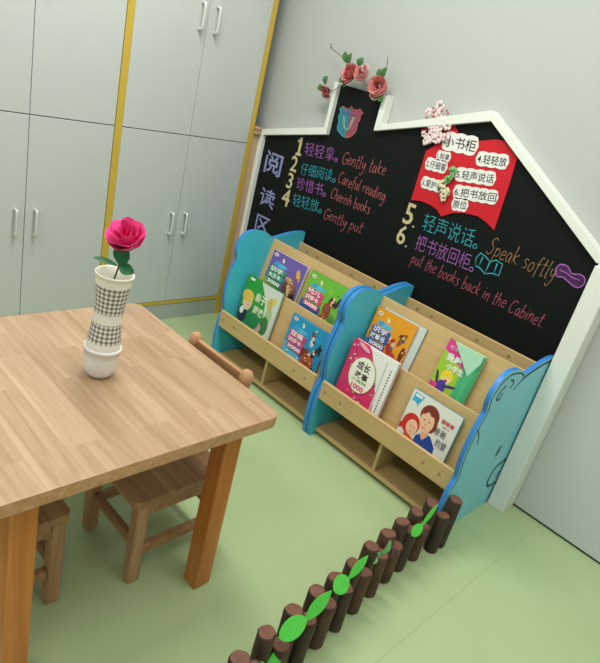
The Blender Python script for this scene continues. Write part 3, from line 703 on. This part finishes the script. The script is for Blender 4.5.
# lime book with a rolled green page
w, h = .165, .265
cov = [(0, 0), (w*.66, 0), (w*.66, h*.25), (w*.74, h*.48), (w*.78, h*.64), (w*.60, h*.80), (w*.34, h*.93), (w*.14, h), (0, h)]
t = book(-.985, 2.010, .396, w, h, .014, L2, 'lime green and magenta book with a yellow-haired child and a rolled green page', '#9cc23a',
     [('#d6408e', [(0, h*.82), (w*.76, h*.62), (w*.60, h*.80), (w*.34, h*.93), (w*.14, h), (0, h)]), ('#e6cf3a', ell(w*.34, h*.45, .026, .030)), ('#edc6a2', ell(w*.36, h*.42, .018, .020)), ('#e6cf3a', ell(w*.34, h*.48, .022, .012)), ('#7a2a3c', ell(w*.36, h*.385, .006, .006)),
      ('#4b3c98', ell(w*.30, h*.27, .022, .030)), ('#3a3560', ell(w*.12, h*.38, .006, .032, 12, .35)), ('#3a3560', ell(w*.50, h*.33, .030, .006, 12, .3)), ('#d6408e', B(0, h*.14, w*.2, h*.30)), ('#86b9d8', ell(w*.40, h*.13, .020, .020)), ('#d99a3c', ell(w*.52, h*.16, .010, .02)), ('#d6408e', ell(w*.2, h*.08, .012, .012))],
     [('我是', w*.12, h*.68, w*.54, h*.12, '#eef0ea', .03), ('小学生', w*.22, h*.56, w*.68, h*.10, '#eef0ea', .03), ('快乐', w*.10, h*.86, w*.36, h*.055, '#f2c8dc', .02)], '#8ab034', cover_poly=cov)
m = MB(); rowp = []
pts = [(w*.62, -.0145)]+[(w*(.70+.30*q/10), -.0150-.012*math.sin(PI*q/10)) for q in range(11)]
m.prism(pts+[(w, -.012), (w*.62, -.012)], 2, .004, h*.985, pm('#4bb079'), None, None)
rl = m.done('rolled_page', None, t, org=Vector((0, 0, 0))); rl['label'] = 'green page rolled forward'
m = MB()
m.prism([(w*.20, h*.99), (w*.985, h*.99), (w*.985, h*.86), (w*.82, h*.62)], 1, -.0275, -.0268, pm('#a8d6b8'))
m.done('page_corner', None, t, org=Vector((0, 0, 0)))
# family book
w, h = .232, .236
book(-.998, 1.915, .206, w, h, .013, L, 'white book showing a man in a blue shirt hugging a child in a red hood', '#e3e4da',
     [('#3fb0d0', [(w*.04, h*.80), (w*.20, h*.82), (w*.25, h*.96), (w*.05, h*.97)]), ('#3fb0d0', [(w*.10, h*.82), (w*.18, h*.82), (w*.20, h*.74)]), ('#ece6e6', B(w*.07, h*.90, w*.21, h*.95)),
      ('#2b4ca0', [(w*.34, 0), (w*.36, h*.30), (w*.48, h*.42), (w*.62, h*.42), (w*.76, h*.28), (w*.80, 0)]), ('#e3b08c', [(w*.42, h*.50), (w*.44, h*.34), (w*.50, h*.28), (w*.56, h*.38), (w*.57, h*.52)]),
      ('#82382a', ell(w*.46, h*.72, .042, .045)), ('#82382a', ell(w*.58, h*.62, .016, .036)), ('#eec3a0', ell(w*.45, h*.60, .033, .044)), ('#82382a', [(w*.30, h*.72), (w*.34, h*.84), (w*.50, h*.86), (w*.60, h*.76), (w*.50, h*.73), (w*.42, h*.78), (w*.36, h*.71)]),
      ('#3a2622', ell(w*.40, h*.62, .0035, .0025)), ('#3a2622', ell(w*.50, h*.62, .0035, .0025)), ('#c9705c', ell(w*.44, h*.49, .007, .0028)), ('#d9a080', ell(w*.45, h*.56, .003, .006)),
      ('#c8352f', ell(w*.20, h*.42, .040, .046)), ('#c8352f', ell(w*.02, h*.32, .02, .012, 12, .5)), ('#eec3a0', ell(w*.24, h*.38, .026, .033)), ('#3a2622', ell(w*.22, h*.40, .003, .002)), ('#3a2622', ell(w*.28, h*.39, .003, .002)), ('#c9705c', ell(w*.25, h*.31, .005, .002)),
      ('#d2622a', [(w*.12, 0), (w*.14, h*.22), (w*.24, h*.24), (w*.36, h*.2), (w*.36, 0)]), ('#e0a030', [(w*.80, 0), (w*.78, h*.09), (w*.85, h*.07), (w*.86, 0)])],
     [('我爸爸', w*.68, h*.74, w*.93, h*.075, '#c8453f', .02), ('幼儿', w*.74, h*.68, w*.88, h*.03, '#c8453f', .01), ('爸爸', w*.63, h*.52, w*.86, h*.12, '#3b4440', 0), ('的爱', w*.74, h*.34, w*.94, h*.13, '#3b4440', 0)], '#5f9fb8')

# ------------------------------------------------------------------ table
TH = .62
ta = empty('square_table', (-1.25, .665, 0), 'square low wooden table with rounded corners, holding the white vase', 'table')
def rrect(x0, x1, y0, y1, r, n=6):
    P = []
    for cx, cy, a in ((x1-r, y1-r, 0), (x0+r, y1-r, PI/2), (x0+r, y0+r, PI), (x1-r, y0+r, 1.5*PI)):
        P += [(cx+r*math.cos(a+PI/2*k/n), cy+r*math.sin(a+PI/2*k/n)) for k in range(n+1)]
    return P
TX0, TX1, TY0, TY1 = -1.632, -.878, .285, 1.045
MB().prism(rrect(TX0, TX1, TY0, TY1, .035), 2, TH-.033, TH, W_TABLE, W_TEDGE).done('tabletop', None, ta, .009, 4)
for x0, x1 in ((-.984, -.927), (-1.583, -1.526)):
    for y0, y1 in ((.362, .419), (.909, .966)):
        MB().box(x0, x1, y0, y1, 0, TH-.0335).done('leg', W_LEG, ta, .003)
for x0, x1, y0, y1 in ((-.960, -.938, .4195, .9085), (-1.572, -1.550, .4195, .9085), (-1.5255, -.9845, .375, .397), (-1.5255, -.9845, .931, .953)):
    MB().box(x0, x1, y0, y1, TH-.083, TH-.0335).done('apron', W_APRON, ta, .002)
ta.rotation_euler = (0, 0, math.radians(.8))

# ------------------------------------------------------------------ chairs
def chair(label):
    t = empty('child_chair', (0, 0, 0), label, 'chair', 'small wooden chairs pushed under the table')
    W = .145; D = .165                # half width, half depth; front is +y in the chair's own frame
    MB().prism(rrect(-W, W, -D+.02, D+.012, .02), 2, .285, .308).done('seat', W_CHAIRX, t, .006, 3)
    for s in (-1, 1):
        x0, x1 = (s*W-.038*s, s*W) if s > 0 else (s*W, s*W+.038)
        MB().box(x0, x1, D-.038, D, 0, .2845).done('leg', W_CHAIR, t, .006, 3)
        lg = MB().box(x0, x1, -D, -D+.034, 0, .2845).done('leg', W_CHAIR, t, .006, 3)
        c = (x0+x1)/2
        b = MB().lathe([(.001, 0), (.0165, .0), (.0165, .29), (.0185, .30), (.0215, .312), (.0215, .325), (.0165, .338), (.008, .345), (.0001, .346)], (c, -D+.017, .309), 20).done('back_post', W_CHAIR, t)
        MB().box(x0+.008, x1-.008, -D+.0345, D-.0385, .095, .125).done('stretcher', W_CHAIRX, t, .003)
        MB().box(x0+.006, x1-.006, -D+.0345, D-.0385, .245, .2845).done('seat_rail', W_CHAIRX, t, .002)
    for y in (D-.030, -D+.006):
        MB().box(-W+.0385, W-.0385, y, y+.02, .118, .150).done('stretcher', W_CHAIRX, t, .003)
    MB().box(-W+.0385, W-.0385, D-.03, D-.01, .268, .2845).done('seat_rail', W_CHAIRX, t, .002)
    for z0, z1 in ((.597, .637), (.46, .50)):
        MB().box(-W+.034, W-.034, -D+.009, -D+.025, z0, z1).done('back_rail', W_CHAIRX, t, .004, 3)
    return t
def place(t, x, y, deg): t.location = (x, y, 0); t.rotation_euler = (0, 0, math.radians(deg))
c1 = chair('small wooden chair whose round post tops show over the far edge of the table')
c2 = c1.copy(); COL.objects.link(c2)
for ch in list(c1.children):
    k = ch.copy(); COL.objects.link(k); k.parent = c2
c2['label'] = 'small wooden chair beside the left table leg, mostly hidden by the table'
place(c1, -1.195, .920, 181)
place(c2, -1.240, .412, 1)

# ------------------------------------------------------------------ vase and rose
VX, VY, VZ = -1.2435, .7005, TH+.0005
va = empty('vase', (VX, VY, VZ), 'tall white vase wrapped in grey gingham cloth standing on the table', 'vase')
c0 = (VX, VY, VZ)
MB().lathe([(.0001, 0), (.022, 0), (.032, .005), (.039, .016), (.0435, .034), (.0455, .058), (.0460, .078), (.0480, .079), (.0480, .087), (.044, .088), (.0001, .0885)], c0).done('cup_base', M_CUP, va)
MB().lathe([(.0435, .0887), (.0435, .100), (.0425, .106)], c0).done('lower_rim', M_PAPERCUP, va)
def pr(z):  # radius of the waisted body
    pts = [(.088, .0435), (.12, .0402), (.155, .0368), (.18, .0358), (.21, .0368), (.25, .0405), (.291, .0450)]
    for (a, r), (b, q) in zip(pts, pts[1:]):
        if a <= z <= b: u = (z-a)/(b-a); return r+(q-r)*u
    return .0450
MB().lathe([(pr(z)+.0004, z) for z in [.102+.0066*k for k in range(10)]], c0, 48, uv=.0118).done('gingham_wrap', M_CHECK, va)
MB().lathe([(pr(z)+.0010, z) for z in (.161, .170, .180, .188)], c0).done('waist_band', M_PAPERCUP, va)
MB().lathe([(pr(z)+.0004, z) for z in [.188+.0062*k for k in range(13)]], c0, 48, uv=.0118).done('gingham_wrap', M_CHECK, va)
MB().lathe([(pr(.262)+.001, .262), (pr(.275)+.001, .275), (.0452, .284), (.0475, .286), (.0480, .290), (.0462, .292), (.0435, .290), (.0405, .26), (.0345, .18), (.0380, .12), (.0400, .092), (.0001, .0915)], c0).done('collar', M_PAPERCUP, va)

ro = empty('artificial_rose', (VX+.004, VY, VZ+.093), 'bright pink artificial rose with three green leaves standing in the vase', 'flower')
stem = [(VX-.010, VY+.0, VZ+.094), (VX-.004, VY+.002, VZ+.20), (VX+.013, VY+.015, VZ+.31), (VX+.027, VY+.023, VZ+.375)]
MB().tube(smooth_pts(stem, 5), .0022, 8).done('stem', M_STEM, ro)
o, i = MB(), MB(); bloom(o, i, (VX+.029, VY+.025, VZ+.368), .0415, .074, (.22, -.50, 1), 12)
bl = o.done('bloom', M_ROSE, ro); i.done('inner_petals', M_ROSEIN, bl, org=ro.location)
m = MB()
for k in range(5):
    a = k*2*PI/5; leaf_mesh(m, (VX+.027, VY+.023, VZ+.366), (VX+.027+.028*math.cos(a), VY+.023+.028*math.sin(a), VZ+.366+.002*k), .010, (0, 0, -1))
m.done('sepals', M_LEAF, ro)
# leaves placed around the stem (right of the view = +x,+y)
for a, b, w, n in (((.013, .015, .312), (.025, .023, .368), .046, (.55, -.8, .25)), ((.013, .015, .310), (.046, .040, .302), .030, (.45, -.75, .5)), ((.013, .015, .308), (-.030, -.032, .318), .016, (.3, -.5, .85))):
    m = MB(); leaf_mesh(m, (VX+a[0], VY+a[1], VZ+a[2]), (VX+b[0], VY+b[1], VZ+b[2]), w, n, bend=.08); m.done('leaf', M_LEAF, ro)

va.rotation_mode = 'QUATERNION'; va.rotation_quaternion = Matrix.Rotation(.045, 3, Vector((-.7, .67, 0))).to_quaternion()

# ------------------------------------------------------------------ log fence
path = [(-.562, .50), (-.574, .77), (-.592, .95), (-.606, 1.08), (-.622, 1.24), (-.638, 1.36), (-.648, 1.46), (-.657, 1.58), (-.658, 1.67), (-.640, 1.76), (-.611, 1.83)]
def px(y):
    for (a, ya), (b, yb) in zip(path, path[1:]):
        if ya <= y <= yb: return a+(b-a)*(y-ya)/(yb-ya)
fe = empty('log_fence', (-.61, 1.2, 0), 'low edging fence of short dark brown logs standing on the green floor', 'fence')
tall = [1.812, 1.700, 1.612, 1.521, 1.437, 1.337, 1.239, 1.149, 1.058, .962, .862, .768, .675, .58]
rnd = random.Random(11); prev = None
for idx, y in enumerate(tall):
    ys = [(y, rnd.uniform(.206, .226), .0262)]
    if idx+1 < len(tall): ys.append(((y+tall[idx+1])/2, rnd.uniform(.150, .178), .0255))
    for q, (yy, h, r) in enumerate(ys):
        x = px(yy)+(.013 if q else -.010); r *= rnd.uniform(.95, 1.0)
        m = MB(); seg = 18; bk = M_BARK2 if rnd.random() < .3 else M_BARK
        bi, ci = m.mi(bk), m.mi(M_CUT); rings = []; ph = rnd.uniform(0, 6); tx, ty = rnd.uniform(-.02, .02), rnd.uniform(-.02, .02); sl = rnd.uniform(-.15, .15)
        for z, k in ((0, .9), (.006, 1), (.05, 1.0), (.10, .98), (.15, 1.0), (h-.006, .98), (h, .86)):
            if z > h-.005 and z < h-.006: continue
            if .14 < z < h-.02 or z < .12 or z >= h-.006:
                rings.append([m.bm.verts.new((x+tx*z+r*k*(1+.05*math.sin(2*a+ph)+.03*math.sin(5*a+ph+z*30))*math.cos(a), yy+ty*z+r*k*(1+.05*math.sin(2*a+ph)+.03*math.sin(5*a+ph+z*30))*math.sin(a), z+(sl*r*math.cos(a) if z >= h-.006 else 0))) for a in (2*PI*j/seg for j in range(seg))])
        for A, Bq in zip(rings, rings[1:]):
            for j in range(seg):
                f = m.bm.faces.new((A[j], A[(j+1) % seg], Bq[(j+1) % seg], Bq[j])); f.smooth = True; f.material_index = bi
        m.bm.faces.new(rings[-1]).material_index = ci; m.bm.faces.new(rings[0]).material_index = ci
        m.done('log', None, fe)
wire = [(px(y), y, .105) for y in [.585+.05*k for k in range(25)] if px(y)]
w_ = MB().tube(wire, .003, 6); w_.done('binding_wire', M_TWIG, fe)

def felt(label, pieces):
    y, z = pieces[0][0][1], pieces[0][0][2]
    t = empty('leaf_cutout', pieces[0][0], label, 'leaf decoration', 'green felt leaf cut-outs fixed along the log fence')
    for b, tp, wd, rnded in pieces:
        b, tp = Vector(b), Vector(tp); n = Vector((.75, -.1, .65)).normalized(); d = tp-b; s = d.cross(n).normalized(); m = MB()
        P = []
        K = 14
        for sgn in (1, -1):
            for k in (range(K+1) if sgn > 0 else range(K-1, 0, -1)):
                u = k/K; ww = wd*.5*(math.sin(PI*u)**(.55 if rnded else .9)); P.append(b+d*u+s*ww*sgn)
        lo = [m.bm.verts.new(p) for p in P]; hi = [m.bm.verts.new(p+n*.003) for p in P]
        m.bm.faces.new(lo[::-1]); m.bm.faces.new(hi)
        for k in range(len(P)): m.bm.faces.new((lo[k], lo[(k+1) % len(P)], hi[(k+1) % len(P)], hi[k]))
        m.done('leaf_blade', M_FELT, t)
def on(y56, z56, X):   # slide a sighting on the fence's outer plane back to depth X
    f = X/-.56; P = Vector((X, y56*f, 1.45-(1.45-z56)*f)); return tuple(P+(Vector((0, 0, 1.45))-P).normalized()*.024)
J = lambda q, X=-.583: on(q[0], q[1], X)
felt('green felt leaf pair with a rounded blade, midway along the log fence', [(J((1.098, .293)), J((1.040, .283)), .050, True), (J((1.096, .290)), J((1.156, .345)), .026, False)])
felt('largest green felt leaf pair, with a wide oval blade, towards the near end of fence', [(J((.957, .235), -.575), J((.862, .232), -.575), .052, True), (J((.952, .228), -.575), J((1.030, .290), -.575), .036, False)])
felt('green felt leaf at the bottom edge of the photo, nearest end of fence', [(J((.913, .150), -.575), J((.845, .150), -.575), .03, False), (J((.845, .150), -.575), J((.79, .135), -.575), .05, True)])
felt('thin green felt leaf pair at the fence end by the bookshelf', [(J((1.428, .326), -.632), J((1.380, .306), -.632), .036, True), (J((1.425, .322), -.632), J((1.480, .384), -.632), .016, False)])
t = empty('plastic_leaf_sprig', on(1.21, .29, -.61), 'pale green plastic leaf sprig tucked between the logs of the fence', 'leaf decoration')
for (a, b, w) in (((1.222, .31), (1.255, .352), .017), ((1.222, .31), (1.268, .33), .015), ((1.22, .305), (1.205, .33), .014), ((1.214, .31), (1.208, .285), .010), ((1.225, .31), (1.240, .30), .014)):
    m = MB(); leaf_mesh(m, on(a[0], a[1], -.61), on(b[0], b[1], -.60), w, (.8, -.2, .6)); m.done('leaf_blade', M_FELTP, t)

# ------------------------------------------------------------------ light
def area(name, loc, sx, sy, power, rot=(0, 0, 0), col=(1, .985, .94)):
    l = bpy.data.lights.new(name, 'AREA'); l.shape = 'RECTANGLE'; l.size = sx; l.size_y = sy; l.energy = power; l.color = col
    o = bpy.data.objects.new(name, l); COL.objects.link(o); o.location = loc; o.rotation_euler = rot
for x, y, e in ((-1.6, 1.15, 35), (-.2, 1.35, 21), (-1.6, -.6, 20), (-.15, -.6, 14), (1.4, 1.0, 7), (1.4, -1.0, 8)):
    area('ceiling_lamp', (x, y, 2.77), 1.2, .45, e)
w = bpy.data.worlds.new('daylight'); SC.world = w; w.use_nodes = True
w.node_tree.nodes['Background'].inputs[0].default_value = (.97, 1, .985, 1); w.node_tree.nodes['Background'].inputs[1].default_value = .45

# ------------------------------------------------------------------ camera
cam = bpy.data.objects.new('camera', bpy.data.cameras.new('camera')); COL.objects.link(cam)
R = [[0.6719417802983709, 0.7035443834043005, 0.23134291532207926], [0.4356062717352233, -0.12281985861657985, -0.8917188224739582], [-0.5989502649756444, 0.6999575579345269, -0.38899614030982277]]
M = Matrix(((R[0][0], -R[1][0], -R[2][0], 0), (R[0][1], -R[1][1], -R[2][1], 0), (R[0][2], -R[1][2], -R[2][2], 1.45), (0, 0, 0, 1)))
cam.matrix_world = M
cam.data.sensor_fit = 'HORIZONTAL'; cam.data.sensor_width = 36; cam.data.lens = 587.623*36/600
cam.data.clip_start = .02
SC.camera = cam
SC.view_settings.view_transform = 'Standard'; SC.view_settings.look = 'None'; SC.view_settings.gamma = 1
SC.view_settings.exposure = 0; SC.view_settings.use_curve_mapping = False
